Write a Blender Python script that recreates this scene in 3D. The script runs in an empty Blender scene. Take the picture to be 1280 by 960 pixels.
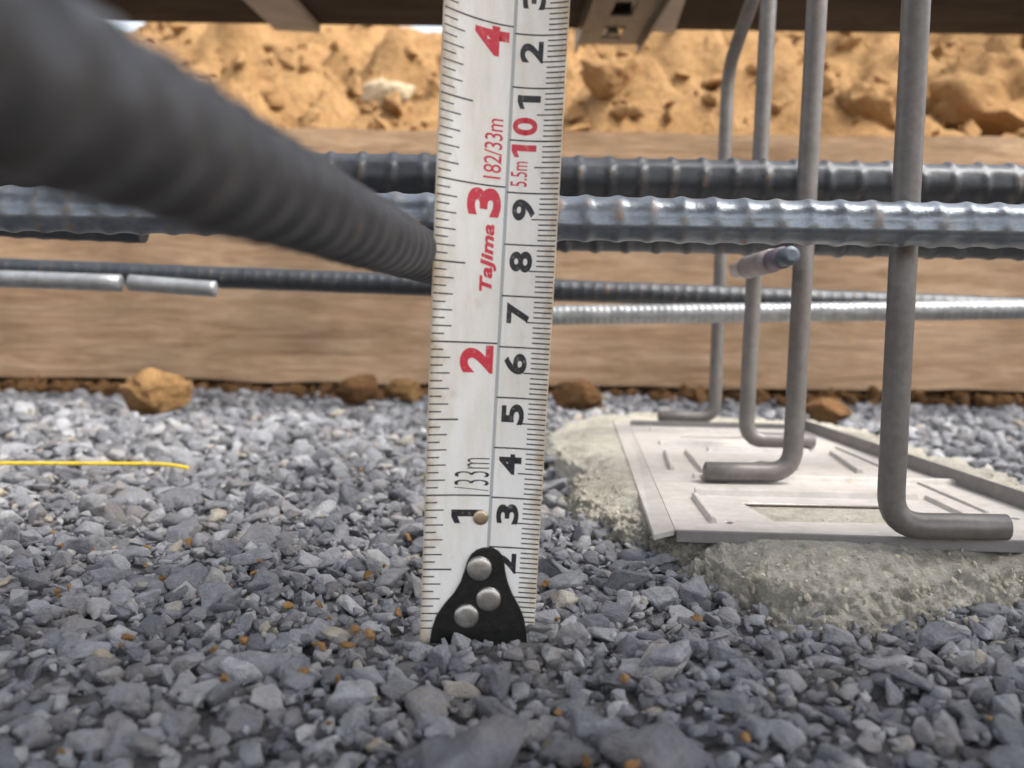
import bpy, bmesh, math, random
import numpy as np
from mathutils import Vector, Matrix

random.seed(7)
rng = np.random.default_rng(7)
R = math.radians
scn = bpy.context.scene
COL = scn.collection

# ------------------------------------------------------------------ camera
F_PX, CX, CY = 1107.0, 640.0, 480.0            # focal length of the photograph (1280 px wide)
CAM = Vector((0, 0, 0.065))
PITCH, ROLL = math.atan(83 / F_PX), R(0.8)
FWD = Vector((0, math.cos(PITCH), -math.sin(PITCH)))
UP0 = Vector((0, math.sin(PITCH), math.cos(PITCH)))
RGT = Vector((1, 0, 0)) * math.cos(ROLL) + UP0 * math.sin(ROLL)
UPV = -Vector((1, 0, 0)) * math.sin(ROLL) + UP0 * math.cos(ROLL)
cd = bpy.data.cameras.new('camera')
cam = bpy.data.objects.new('camera', cd); COL.objects.link(cam)
cam.matrix_world = Matrix(((RGT.x, UPV.x, -FWD.x, CAM.x), (RGT.y, UPV.y, -FWD.y, CAM.y),
                           (RGT.z, UPV.z, -FWD.z, CAM.z), (0, 0, 0, 1)))
cd.sensor_width = 36; cd.lens = 36 * F_PX / 1280
cd.clip_start = 0.005; cd.clip_end = 2000
cd.dof.use_dof = True; cd.dof.focus_distance = 0.205; cd.dof.aperture_fstop = 18
scn.camera = cam

# ------------------------------------------------------------------ light and exposure
SUN_EL, SUN_AZ = R(56), R(116)                  # azimuth measured from +Y (away from the camera) towards +X
world = bpy.data.worlds.new("World"); scn.world = world; world.use_nodes = True
wn = world.node_tree
sky = wn.nodes.new('ShaderNodeTexSky'); sky.sky_type = 'NISHITA'; sky.sun_disc = False
sky.sun_elevation = SUN_EL; sky.sun_rotation = SUN_AZ
sky.dust_density = 4.0; sky.air_density = 1.0
bg = wn.nodes['Background']; bg.inputs['Strength'].default_value = 0.15
hs = wn.nodes.new('ShaderNodeHueSaturation'); hs.inputs['Saturation'].default_value = .34   # thin bright overcast
wn.links.new(sky.outputs[0], hs.inputs['Color']); wn.links.new(hs.outputs[0], bg.inputs['Color'])
sd = bpy.data.lights.new('sun', 'SUN'); sd.energy = 1.3; sd.angle = R(30); sd.color = (1, 0.95, 0.87)
sun = bpy.data.objects.new('sun', sd); COL.objects.link(sun)
sdir = Vector((math.sin(SUN_AZ) * math.cos(SUN_EL), math.cos(SUN_AZ) * math.cos(SUN_EL), math.sin(SUN_EL)))
sun.rotation_euler = sdir.to_track_quat('Z', 'Y').to_euler()
sun.location = (2, -1, 3)
scn.view_settings.view_transform = 'Standard'; scn.view_settings.look = 'None'
scn.view_settings.exposure = 1.6; scn.view_settings.gamma = 1
scn.cycles.max_bounces = 6
scn.cycles.use_denoising = True

# ------------------------------------------------------------------ helpers
def P(px, py, d):
    """point of the scene at distance d along the viewing axis, seen at that spot of the photograph"""
    return CAM + FWD * d + RGT * (d * (px - CX) / F_PX) - UPV * (d * (py - CY) / F_PX)
def G(px, py, z):
    """point of a level surface at height z"""
    v = FWD + RGT * ((px - CX) / F_PX) - UPV * ((py - CY) / F_PX)
    return CAM + v * ((z - CAM.z) / v.z)

def link(o, parent=None):
    COL.objects.link(o)
    if parent is not None: o.parent = parent
    return o
def tag(o, label=None, cat=None, group=None, kind=None):
    if label: o['label'] = label
    if cat: o['category'] = cat
    if group: o['group'] = group
    if kind: o['kind'] = kind
    return o
def empty(name, loc, label, cat, group=None):
    o = bpy.data.objects.new(name, None); o.location = loc; o.empty_display_size = 0.01
    link(o); tag(o, label, cat, group)
    return o
def mesh_np(name, V, Fq, m, parent=None, smooth=True, attr=None):
    """mesh object from an (n,3) array and a list / array of faces, world coordinates"""
    V = np.asarray(V, dtype=np.float64)
    if parent is not None:
        V = V - np.array(parent_world(parent))
    me = bpy.data.meshes.new(name)
    if isinstance(Fq, np.ndarray):
        k = Fq.shape[1]; n = len(Fq)
        me.vertices.add(len(V)); me.vertices.foreach_set('co', V.astype(np.float32).ravel())
        me.loops.add(n * k); me.loops.foreach_set('vertex_index', Fq.astype(np.int32).ravel())
        me.polygons.add(n); me.polygons.foreach_set('loop_start', np.arange(0, n * k, k, dtype=np.int32))
        me.update(calc_edges=True)
    else:
        me.from_pydata(V.tolist(), [], Fq)
    if smooth: me.polygons.foreach_set('use_smooth', np.ones(len(me.polygons), dtype=bool))
    if attr is not None:
        a = me.attributes.new('ridge', 'FLOAT', 'POINT'); a.data.foreach_set('value', np.asarray(attr, dtype=np.float32))
    me.materials.append(m); me.validate(); me.update()
    return link(bpy.data.objects.new(name, me), parent)
def parent_world(p):
    v = Vector(p.location)
    while p.parent is not None:
        p = p.parent; v += Vector(p.location)
    return v
def bm_obj(name, bm, m, parent=None, smooth=False):
    if parent is not None:
        o = parent_world(parent)
        for v in bm.verts: v.co -= o
    me = bpy.data.meshes.new(name); bm.to_mesh(me); bm.free()
    if smooth: me.polygons.foreach_set('use_smooth', np.ones(len(me.polygons), dtype=bool))
    me.materials.append(m)
    return link(bpy.data.objects.new(name, me), parent)
def hexa(bm, c8):
    """box from eight corners: bottom four, then top four, in the same order"""
    v = [bm.verts.new(c) for c in c8]
    for f in ((3, 2, 1, 0), (4, 5, 6, 7), (0, 1, 5, 4), (1, 2, 6, 5), (2, 3, 7, 6), (3, 0, 4, 7)):
        bm.faces.new([v[i] for i in f])
def bevel(bm, off, seg=2):
    bmesh.ops.recalc_face_normals(bm, faces=bm.faces[:])
    bmesh.ops.bevel(bm, geom=bm.edges[:], offset=off, segments=seg, profile=0.6, affect='EDGES', clamp_overlap=True)

# value noise in numpy
def _hash(ix, iy, iz, seed):
    h = (ix * 374761393 + iy * 668265263 + iz * 1442695041 + seed * 974634777) & 0xffffffff
    h = ((h ^ (h >> 13)) * 1274126177) & 0xffffffff
    h = ((h ^ (h >> 16)) * 2246822519) & 0xffffffff
    return ((h ^ (h >> 15)) & 0xffff) / 65535.0
def noise(p, seed=0):
    p = np.asarray(p, dtype=np.float64)
    i = np.floor(p).astype(np.int64); f = p - i; f = f * f * (3 - 2 * f)
    r = 0
    for dx in (0, 1):
        for dy in (0, 1):
            for dz in (0, 1):
                w = (f[..., 0] if dx else 1 - f[..., 0]) * (f[..., 1] if dy else 1 - f[..., 1]) * (f[..., 2] if dz else 1 - f[..., 2])
                r = r + w * _hash(i[..., 0] + dx, i[..., 1] + dy, i[..., 2] + dz, seed)
    return r * 2 - 1
def fbm(p, oct=4, seed=0, gain=0.5):
    a, s, r = 1.0, 1.0, 0
    for k in range(oct):
        r = r + a * noise(np.asarray(p) * s, seed + k); a *= gain; s *= 2.03
    return r

# ------------------------------------------------------------------ materials
class N:
    def __init__(self, name):
        self.m = bpy.data.materials.new(name); self.m.use_nodes = True
        self.t = self.m.node_tree; self.b = self.t.nodes['Principled BSDF']
        self.tc = self.t.nodes.new('ShaderNodeTexCoord')
    def n(self, typ, **kw):
        x = self.t.nodes.new(typ)
        for k, v in kw.items(): setattr(x, k, v)
        return x
    def l(self, a, b): self.t.links.new(a, b)
    def coord(self, scale=(1, 1, 1), rot=(0, 0, 0), src='Object'):
        mp = self.n('ShaderNodeMapping'); mp.inputs['Scale'].default_value = scale; mp.inputs['Rotation'].default_value = rot
        self.l(self.tc.outputs[src], mp.inputs['Vector']); return mp.outputs[0]
    def noise(self, scale, detail=6, rough=0.6, vec=None, dist=0.0):
        x = self.n('ShaderNodeTexNoise'); x.inputs['Scale'].default_value = scale
        x.inputs['Detail'].default_value = detail; x.inputs['Roughness'].default_value = rough
        x.inputs['Distortion'].default_value = dist
        self.l(vec if vec is not None else self.tc.outputs['Object'], x.inputs['Vector']); return x.outputs['Fac']
    def ramp(self, fac, stops):
        x = self.n('ShaderNodeValToRGB'); e = x.color_ramp.elements
        while len(e) < len(stops): e.new(0.5)
        for i, (p, c) in enumerate(stops):
            e[i].position = p; e[i].color = (*c, 1) if not isinstance(c, (int, float)) else (c, c, c, 1)
        self.l(fac, x.inputs[0]); return x.outputs[0]
    def mix(self, fac, a, b, mode='MIX'):
        x = self.n('ShaderNodeMix', data_type='RGBA', blend_type=mode)
        for s, v in ((x.inputs[0], fac), (x.inputs[6], a), (x.inputs[7], b)):
            if isinstance(v, (int, float)): s.default_value = v if s.type == 'VALUE' else (v, v, v, 1)
            elif isinstance(v, tuple): s.default_value = (*v, 1)
            else: self.l(v, s)
        return x.outputs[2]
    def math(self, op, a, b=0.0):
        x = self.n('ShaderNodeMath', operation=op, use_clamp=False)
        for s, v in ((x.inputs[0], a), (x.inputs[1], b)):
            if isinstance(v, (int, float)): s.default_value = v
            else: self.l(v, s)
        return x.outputs[0]
    def bump(self, h, strength, dist, prev=None):
        x = self.n('ShaderNodeBump'); x.inputs['Strength'].default_value = strength; x.inputs['Distance'].default_value = dist
        self.l(h, x.inputs['Height'])
        if prev is not None: self.l(prev, x.inputs['Normal'])
        return x.outputs[0]
    def done(self, col=None, rough=0.6, metal=0.0, normal=None, spec=None):
        for nm, v in (('Base Color', col), ('Roughness', rough), ('Metallic', metal), ('Normal', normal), ('Specular IOR Level', spec)):
            if v is None: continue
            s = self.b.inputs[nm]
            if isinstance(v, (int, float)): s.default_value = v
            elif isinstance(v, tuple): s.default_value = (*v, 1)
            else: self.l(v, s)
        return self.m

def m_stone(per_object):
    k = N('crushed_stone_piece' if per_object else 'crushed_stone')
    if per_object: rnd = k.n('ShaderNodeObjectInfo').outputs['Random']
    else: rnd = k.n('ShaderNodeNewGeometry').outputs['Random Per Island']
    base = k.ramp(rnd, [(0.0, (.15, .155, .17)), (.35, (.21, .215, .235)), (.62, (.27, .273, .292)), (.86, (.34, .345, .365)),
                        (.955, (.44, .44, .45)), (1.0, (.42, .36, .27))])
    wp = k.n('ShaderNodeNewGeometry').outputs['Position']
    n1 = k.noise(240, 8, .68, wp); n2 = k.noise(1500, 4, .7, wp)
    c = k.mix(1.0, base, k.ramp(n1, [(.3, .72), (.7, 1.22)]), 'MULTIPLY')
    c = k.mix(1.0, c, k.ramp(n2, [(.3, .85), (.7, 1.12)]), 'MULTIPLY')
    n3 = k.noise(48, 4, .6, wp)
    c = k.mix(k.math('MULTIPLY', k.ramp(n3, [(.5, 0.0), (.68, 1.0)]), k.ramp(n2, [(.42, 0.0), (.6, .55)])), c, (.33, .25, .17))
    nb = k.bump(n1, .9, .0022); nb = k.bump(n2, .6, .0006, nb)
    return k.done(c, .78, 0, nb, .35)
def m_soil(name, a, b, sc=30.0, bump=.02):
    k = N(name)
    n1 = k.noise(sc, 9, .65); n2 = k.noise(sc * 9, 5, .7); n3 = k.noise(sc * .16, 3, .5)
    c = k.mix(k.ramp(n1, [(.3, 0.0), (.72, 1.0)]), a, b)
    c = k.mix(1.0, c, k.ramp(n2, [(.28, .68), (.7, 1.22)]), 'MULTIPLY')
    c = k.mix(1.0, c, k.ramp(n3, [(.3, .85), (.7, 1.12)]), 'MULTIPLY')
    return k.done(c, .95, 0, k.bump(n2, .6, bump * .15, k.bump(n1, .8, bump)), .15)
def m_wood(name, cols, sc=1.0):
    k = N(name)
    v = k.coord((4.2 * sc, 14 * sc, 34 * sc))
    g = k.noise(2.2, 9, .65, v, 1.3)
    g2 = k.noise(9, 6, .7, k.coord((5 * sc, 60 * sc, 95 * sc)))
    blot = k.noise(7 * sc, 4, .6)
    c = k.ramp(g, [(.28, cols[0]), (.5, cols[1]), (.72, cols[2])])
    c = k.mix(1.0, c, k.ramp(g2, [(.3, .70), (.65, 1.15)]), 'MULTIPLY')
    c = k.mix(1.0, c, k.ramp(blot, [(.33, .72), (.62, 1.12)]), 'MULTIPLY')
    return k.done(c, .85, 0, k.bump(g2, .35, .002, k.bump(g, .5, .003)), .2)
def m_rebar(name, base, rough, rust_amt, metal=.75):
    k = N(name)
    at = k.n('ShaderNodeAttribute', attribute_name='ridge').outputs['Fac']
    n1 = k.noise(160, 6, .65); n2 = k.noise(900, 4, .7); n3 = k.noise(45, 4, .6)
    c = k.mix(1.0, base, k.ramp(n1, [(.3, .72), (.7, 1.25)]), 'MULTIPLY')
    rust = k.math('MULTIPLY', k.ramp(k.math('ADD', k.math('MULTIPLY', at, .16), n1), [(.62, 0.0), (.74, 1.0)]), k.math('MULTIPLY', k.ramp(n3, [(.42, 0.0), (.62, 1.0)]), rust_amt * 1.3))
    c = k.mix(rust, c, k.ramp(n2, [(.3, (.16, .085, .035)), (.7, (.36, .22, .10))]))
    ro = k.mix(rust, k.ramp(n3, [(.3, rough - .06), (.7, rough + .1)]), .85)
    mt = k.math('MULTIPLY', k.math('SUBTRACT', 1.0, rust), metal)
    return k.done(c, ro, mt, k.bump(n2, .25, .0003, k.bump(n1, .3, .0008)), .5)

M = {}
M['stone'] = m_stone(False); M['stone_piece'] = m_stone(True)
M['grit'] = m_soil('stone_grit', (.11, .11, .115), (.21, .205, .205), 260, .002)
M['soil'] = m_soil('orange_soil', (.285, .158, .066), (.45, .272, .122), 26, .03)
M['clod'] = m_soil('dry_soil_clod', (.27, .148, .062), (.42, .252, .112), 55, .012)
M['pale_clod'] = m_soil('pale_clay_clod', (.52, .42, .28), (.66, .54, .37), 55, .01)
M['shaded_soil'] = m_soil('shaded_brown_soil', (.095, .050, .022), (.20, .108, .047), 40, .01)  # brown soil, darkened for the shade in the gap under the plank
M['ground'] = m_soil('site_ground', (.13, .10, .075), (.24, .17, .10), 12, .02)
M['plank'] = m_wood('weathered_plank_wood', [(.31, .185, .105), (.49, .325, .20), (.61, .435, .295)])
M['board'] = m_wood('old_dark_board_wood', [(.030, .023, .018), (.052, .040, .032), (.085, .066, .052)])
M['batten'] = m_wood('pale_batten_wood', [(.42, .37, .31), (.52, .46, .39), (.60, .54, .46)])
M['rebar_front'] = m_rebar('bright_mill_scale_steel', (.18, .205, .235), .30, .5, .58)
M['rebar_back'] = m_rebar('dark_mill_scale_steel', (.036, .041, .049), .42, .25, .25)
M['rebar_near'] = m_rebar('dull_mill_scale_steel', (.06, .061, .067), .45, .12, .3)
M['rod'] = m_rebar('zinc_coated_rod', (.27, .28, .29), .42, .0, .5)

def m_simple(name, col, rough, metal=0.0, sc=300, amt=.2, bump=.0003, rust=None, spec=.5):
    k = N(name)
    n1 = k.noise(sc, 6, .65); n2 = k.noise(sc * .22, 4, .6)
    c = k.mix(1.0, col, k.ramp(n1, [(.3, 1 - amt), (.7, 1 + amt)]), 'MULTIPLY')
    c = k.mix(1.0, c, k.ramp(n2, [(.3, 1 - amt), (.7, 1 + amt * .7)]), 'MULTIPLY')
    if rust:
        c = k.mix(k.math('MULTIPLY', k.ramp(k.noise(sc * .35, 5, .7), [(rust, 0.0), (rust + .1, 1.0)]), .8), c, (.33, .19, .09))
    return k.done(c, rough, metal, k.bump(n1, .4, bump), spec)
M['leg'] = m_simple('grey_bar_steel', (.15, .139, .132), .46, .35, 420, .16, .0003, rust=.72)
M['plate'] = m_simple('light_grey_primed_plate', (.455, .428, .402), .5, .1, 260, .12, .0003, rust=.64)
M['plate_shaded'] = m_simple('shaded_bent_sheet_edge', (.20, .19, .188), .5, .35, 300, .14, .0002)  # plate rims: same sheet, with their shade darkened into the colour
M['weld'] = m_simple('rusty_weld', (.38, .33, .29), .4, .6, 700, .4, .0006, rust=.55)
M['mortar'] = None
k = N('sandy_mortar')
n1 = k.noise(190, 9, .72); n2 = k.noise(1300, 5, .8); n3 = k.noise(32, 4, .6)
c = k.mix(k.ramp(n3, [(.35, 0.0), (.65, 1.0)]), (.46, .43, .36), (.61, .575, .495))
c = k.mix(1.0, c, k.ramp(n1, [(.3, .74), (.68, 1.16)]), 'MULTIPLY')
c = k.mix(1.0, c, k.ramp(n2, [(.32, .66), (.66, 1.2)]), 'MULTIPLY')
M['mortar'] = k.done(c, .93, 0, k.bump(n2, .9, .0008, k.bump(n1, .9, .0026)), .2)
M['mortar_grain'] = m_simple('mortar_grain', (.40, .37, .30), .9, 0, 500, .3, .0004)
# tape blade: glossy white coat, scratched and stained yellow-brown towards the worn edges
k = N('white_tape_enamel')
x_at = k.n('ShaderNodeAttribute', attribute_name='ridge').outputs['Fac']     # 0 in the middle, 1 at the worn edges
n1 = k.noise(230, 7, .7); n2 = k.noise(70, 5, .6, k.coord((3, 3, .7))); n3 = k.noise(1800, 3, .6)
dirt = k.ramp(k.math('ADD', k.math('MULTIPLY', x_at, .30), k.math('MULTIPLY', n1, .75)), [(.46, 0.0), (.80, 1.0)])
c = k.mix(dirt, (.87, .865, .84), (.44, .315, .17))
c = k.mix(k.math('MULTIPLY', k.ramp(n2, [(.44, 0.0), (.72, 1.0)]), .42), c, (.58, .50, .37))
c = k.mix(1.0, c, k.ramp(n3, [(.2, .96), (.8, 1.03)]), 'MULTIPLY')
M['blade'] = k.done(c, k.ramp(n2, [(.3, .30), (.7, .48)]), 0, k.bump(n3, .08, .0001), .5)
def m_ink(name, col):
    k = N(name)
    n1 = k.noise(900, 5, .7)
    c = k.mix(k.ramp(n1, [(.56, 0.0), (.78, .55)]), col, (.62, .58, .52))
    return k.done(c, .45, 0, None, .4)
M['black_ink'] = m_ink('black_print', (.022, .023, .028)); M['red_ink'] = m_ink('red_print', (.62, .035, .065))
M['divider'] = m_ink('grey_print', (.42, .44, .45))
M['hook'] = m_simple('black_painted_hook', (.014, .014, .013), .36, .2, 500, .4, .0004, rust=.70)
M['rivet'] = m_simple('nickel_rivet', (.42, .40, .37), .36, .85, 900, .22, .0002)
M['brass'] = m_simple('brassy_rivet', (.50, .40, .28), .34, .85, 900, .25, .0002)
M['string'] = m_simple('yellow_cord', (.78, .56, .03), .7, 0, 2500, .2, .0004)
M['clip'] = m_simple('galvanised_clip', (.17, .175, .175), .42, .6, 200, .22, .0004)
M['sleeve'] = m_simple('pinkish_plastic_sleeve', (.27, .225, .22), .5, 0, 250, .25, .0003)
M['sleeve_cap'] = m_simple('pale_plastic_cap', (.44, .38, .35), .5, 0, 250, .15, .0003)
M['pin'] = m_simple('blue_grey_steel_pin', (.085, .105, .125), .45, .4, 500, .25, .0003)
M['purple'] = m_simple('purple_plastic_band', (.12, .095, .125), .5, 0, 400, .2, .0003)
M['hat'] = m_simple('pale_green_hat_plastic', (.36, .62, .50), .35, 0, 40, .05, .0003)
M['skin'] = m_simple('skin', (.52, .33, .24), .55, 0, 60, .08, .0006)
M['cloth'] = m_simple('grey_work_cloth', (.22, .24, .28), .9, 0, 60, .15, .001)

# ------------------------------------------------------------------ the setting: ground, gravel bed, earth mound
prof = [(-400, .19), (-30, .19), (-1.2, .15), (-.9, -.02), (.10, -.014), (.60, -.012), (.76, -.008), (.80, .15), (1.2, .18), (3, .19), (30, .19), (900, .19)]
xs = [-900, -60, -8, -2, -1, -.5, 0, .5, 1, 2, 8, 60, 900]
V = [(x, y, z) for (y, z) in prof for x in xs]
nx = len(xs)
Fq = [(j * nx + i, j * nx + i + 1, (j + 1) * nx + i + 1, (j + 1) * nx + i) for j in range(len(prof) - 1) for i in range(nx - 1)]
tag(mesh_np('ground', V, Fq, M['ground'], smooth=False), kind='structure')

# --- gravel
ZP = 0.0125                                      # level of the steel base plate
pad_px = [(684, 546), (690, 572), (722, 596), (716, 630), (742, 656), (790, 676), (838, 694), (884, 726), (950, 766),
          (1040, 782), (1110, 776), (1190, 762), (1290, 748), (1420, 730), (1500, 690), (1300, 622), (1150, 573), (1022, 531), (900, 527), (762, 522)]
pad_xy = np.array([[p.x, p.y] for p in (G(a, b, 0.004) for a, b in pad_px)])
def inside(poly, x, y):
    r = np.zeros(np.shape(x), bool); n = len(poly)
    for i in range(n):
        (x1, y1), (x2, y2) = poly[i], poly[(i + 1) % n]
        c = ((y1 > y) != (y2 > y)) & (x < (x2 - x1) * (y - y1) / (y2 - y1 + 1e-12) + x1)
        r ^= c
    return r
pad_c = pad_xy.mean(0)
pad_in = pad_c + (pad_xy - pad_c) * 0.95

def stone_bm(seed, flat, fine):
    r = np.random.default_rng(seed)
    n = int(r.integers(9, 14))
    p = r.normal(size=(n, 3)); p /= np.linalg.norm(p, axis=1)[:, None]
    p *= r.uniform(.78, 1.08, size=(n, 1)); p *= np.array([1.0, r.uniform(.62, .9), flat])
    bm = bmesh.new()
    for q in p: bm.verts.new(q)
    res = bmesh.ops.convex_hull(bm, input=bm.verts[:])
    bmesh.ops.delete(bm, geom=[v for v in bm.verts if not v.link_faces], context='VERTS')
    bmesh.ops.dissolve_limit(bm, angle_limit=.22, verts=bm.verts[:], edges=bm.edges[:])
    bmesh.ops.bevel(bm, geom=bm.edges[:], offset=.055 if fine else .05, segments=1, affect='EDGES', clamp_overlap=True)
    bmesh.ops.triangulate(bm, faces=bm.faces[:])
    if fine:
        bmesh.ops.subdivide_edges(bm, edges=[e for e in bm.edges if e.calc_length() > .24], cuts=3, use_grid_fill=True)
        bmesh.ops.triangulate(bm, faces=bm.faces[:])
    V = np.array([v.co[:] for v in bm.verts])
    V += V * (fbm(V * 2.3 + seed, 3, seed)[:, None] * (.13 if fine else .09))
    if fine: V += (fbm(V * 7 + seed * 3.1, 3, seed + 5)[:, None] * .045) * V
    bm.verts.ensure_lookup_table(); bm.verts.index_update()
    Fc = np.array([[v.index for v in f.verts] for f in bm.faces])
    bm.free()
    return V, Fc
FINE = [stone_bm(100 + i, random.uniform(.38, .8), True) for i in range(26)]
COARSE = [stone_bm(300 + i, random.uniform(.4, .85), False) for i in range(30)]
def rot_mats(n, tilt):
    a = rng.uniform(0, 2 * np.pi, n); tx = rng.normal(0, tilt, n); ty = rng.normal(0, tilt, n)
    out = np.empty((n, 3, 3))
    ca, sa, cx, sx, cy, sy = np.cos(a), np.sin(a), np.cos(tx), np.sin(tx), np.cos(ty), np.sin(ty)
    Rz = np.zeros((n, 3, 3)); Rz[:, 0, 0] = ca; Rz[:, 0, 1] = -sa; Rz[:, 1, 0] = sa; Rz[:, 1, 1] = ca; Rz[:, 2, 2] = 1
    Rx = np.zeros((n, 3, 3)); Rx[:, 0, 0] = 1; Rx[:, 1, 1] = cx; Rx[:, 1, 2] = -sx; Rx[:, 2, 1] = sx; Rx[:, 2, 2] = cx
    Ry = np.zeros((n, 3, 3)); Ry[:, 1, 1] = 1; Ry[:, 0, 0] = cy; Ry[:, 0, 2] = sy; Ry[:, 2, 0] = -sy; Ry[:, 2, 2] = cy
    return Rx @ Ry @ Rz
def ground_h(x, y):
    p = np.stack([x * 14, y * 14, np.zeros_like(x)], -1)
    return .0032 * fbm(p, 3, 11) - .0005 - .0014 * np.exp(-((x + .006) ** 2 + (y - .168) ** 2) / .03 ** 2)
Y0, Y1 = .06, .705
def halfw(y): return .15 + .66 * y
def scatter(step, smin, smax, power, zoff, jit=.6, keep=1.0, ymax=Y1, ymin=Y0):
    pts = []
    y = ymin
    ys = np.arange(ymin, ymax, step)
    for y in ys:
        w = halfw(y); x = np.arange(-w, w, step)
        pts.append(np.stack([x, np.full_like(x, y)], 1))
    p = np.concatenate(pts); p = p + rng.uniform(-jit, jit, p.shape) * step
    p = p[rng.random(len(p)) < keep]
    s = smin + (smax - smin) * rng.random(len(p)) ** power
    p_ok = ~inside(pad_in, p[:, 0], p[:, 1])
    # keep clear of the foot of the tape
    foot = (np.abs(p[:, 0] + .006) < .011) & (p[:, 1] > .171) & (p[:, 1] < .186) & (s > .0035)
    p_ok &= ~foot
    p_ok &= ~((np.abs(p[:, 0] + .006) < .014) & (p[:, 1] > .171) & (p[:, 1] < .182) & (s < .0035))
    p, s = p[p_ok], s[p_ok]
    z = ground_h(p[:, 0], p[:, 1]) + zoff * s
    return np.column_stack([p, z, s])
layers = np.concatenate([
    scatter(.0056, .0024, .0046, 1.2, -.25),
    scatter(.0070, .0030, .0058, 1.3, .25, keep=.80),
    scatter(.0150, .0048, .0090, 1.5, .28, keep=.62),
    scatter(.0042, .0016, .0034, 1.2, .35, keep=.85, ymax=.25),
    scatter(.0400, .0085, .0125, 1.5, .10, keep=.45),
])
fines = np.concatenate([scatter(.0036, .0007, .0019, 1.5, .8, keep=1.0, ymax=.36), scatter(.0075, .0012, .0026, 1.5, .9, keep=.5, ymin=.36)])
# stones one can pick out in the photograph: (px, py, half-width in px, flatness, colour key)
def cell_z(q): return q[:, 2]
rot = rot_mats(len(layers), .30)
depth = (layers[:, 1] * math.cos(PITCH)); size_px = layers[:, 3] * F_PX / depth
pxx = CX + F_PX * layers[:, 0] / depth
pyy = CY + F_PX * ((CAM.z - layers[:, 2]) / depth - math.tan(PITCH))
vis = (pxx > -10) & (pxx < 1290) & (pyy < 975) & ~((pxx > 700) & (pyy < 690) & (pyy > 500) & (layers[:, 1] > .19) & (pxx < 1300) & inside(pad_xy, layers[:, 0], layers[:, 1]))
shown = layers[:, 3] * 0 + size_px * vis * np.where(layers[:, 2] > ground_h(layers[:, 0], layers[:, 1]) - .001, 1, .35)
shown[depth < .13] *= .8
order = np.argsort(-shown)
single = set(order[:285].tolist())
bx, by = np.linspace(-1, 1, 260), np.linspace(Y0 - .03, .74, 240)
BX, BY = np.meshgrid(bx, by); BXX = BX * (.17 + .68 * BY)
BZ = ground_h(BXX, BY) - .0008 + .0011 * fbm(np.stack([BXX * 220, BY * 220, BY * 0], -1), 3, 91)
bi = np.arange(260 * 240).reshape(240, 260)
gravel_bed = mesh_np('gravel_bed', np.stack([BXX, BY, BZ], -1).reshape(-1, 3), np.stack([bi[:-1, :-1], bi[:-1, 1:], bi[1:, 1:], bi[1:, :-1]], -1).reshape(-1, 4), M['grit'])
tag(gravel_bed, kind='structure')
def join_stones(name, rows, rots, shapes, m, parent):
    Vs, Fs, o = [], [], 0
    for i, (x, y, z, s) in enumerate(rows):
        v, f = shapes[i % len(shapes)]
        Vs.append((v * s) @ rots[i].T + (x, y, z)); Fs.append(f + o); o += len(v)
    ob = mesh_np(name, np.concatenate(Vs), np.concatenate(Fs), m, parent, smooth=False)
    ob['kind'] = 'stuff'
    return ob
rest = np.array([i for i in range(len(layers)) if i not in single])
near = rest[size_px[rest] > 26]; far = rest[size_px[rest] <= 26]
join_stones('gravel', np.concatenate([layers[near]]), rot[near], FINE, M['stone'], gravel_bed)
join_stones('gravel', layers[far], rot[far], COARSE, M['stone'], gravel_bed)
join_stones('gravel_chips', fines, rot_mats(len(fines), .5), COARSE, M['stone'], gravel_bed)
fine_me = []
for v, f in FINE:
    me = bpy.data.meshes.new('stone'); me.from_pydata(v.tolist(), [], f.tolist()); me.materials.append(M['stone_piece']); fine_me.append(me)
for n, i in enumerate(order[:285]):
    o = bpy.data.objects.new('stone', fine_me[n % len(fine_me)])
    x, y, z, s = layers[i]
    o.matrix_world = Matrix.Translation((x, y, z)) @ Matrix(rot[i].tolist()).to_4x4() @ Matrix.Scale(s, 4)
    link(o, gravel_bed)

# --- crumbs of orange soil dropped over the gravel
cr = []
for (a, b) in [(640, 560)] * 0 + [(int(rng.normal(360, 150)), int(rng.normal(730, 70))) for _ in range(46)] + \
              [(int(rng.uniform(20, 1260)), int(rng.uniform(520, 950))) for _ in range(30)]:
    g = G(a, max(b, 505), .006)
    if inside(pad_xy, np.array([g.x]), np.array([g.y]))[0] or abs(g.x + .006) < .013 and g.y < .19: continue
    cr.append((g.x, g.y, .0030 + float(ground_h(np.array([g.x]), np.array([g.y]))[0]), rng.uniform(.0008, .0019)))
cr = np.array(cr)
tag(join_stones('soil_crumbs', cr, rot_mats(len(cr), .5), FINE, M['clod'], None), 'tiny orange soil crumbs scattered over the grey gravel', 'soil crumbs')

# --- earth mound behind the plank
crest_px = [(-700, 70), (-200, 75), (60, 72), (150, 60), (185, 46), (215, 24), (300, 14), (362, 30), (372, 35), (384, 30), (430, 22), (455, 32), (500, 46), (535, 57), (560, 57),
            (575, 40), (640, 15), (720, -30), (850, -45), (1000, -40), (1300, -60), (2000, -40)]
crest = [(P(a, b, 1.38)) for a, b in crest_px]
cxs, czs = np.array([c.x for c in crest]), np.array([c.z for c in crest])
gx = np.linspace(-1.9, 1.9, 420); gy = np.concatenate([np.linspace(.765, 1.45, 170), np.linspace(1.46, 2.6, 60)])
X, Y = np.meshgrid(gx, gy)
top = np.interp(X / 1.38 * 1.38, cxs, czs)
t = np.clip((Y - .765) / (1.38 - .765), 0, 1)
base0 = .196
Z = base0 + (top - base0) * (t ** 1.12)
back = np.clip((Y - 1.40) / 1.1, 0, 1)
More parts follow.
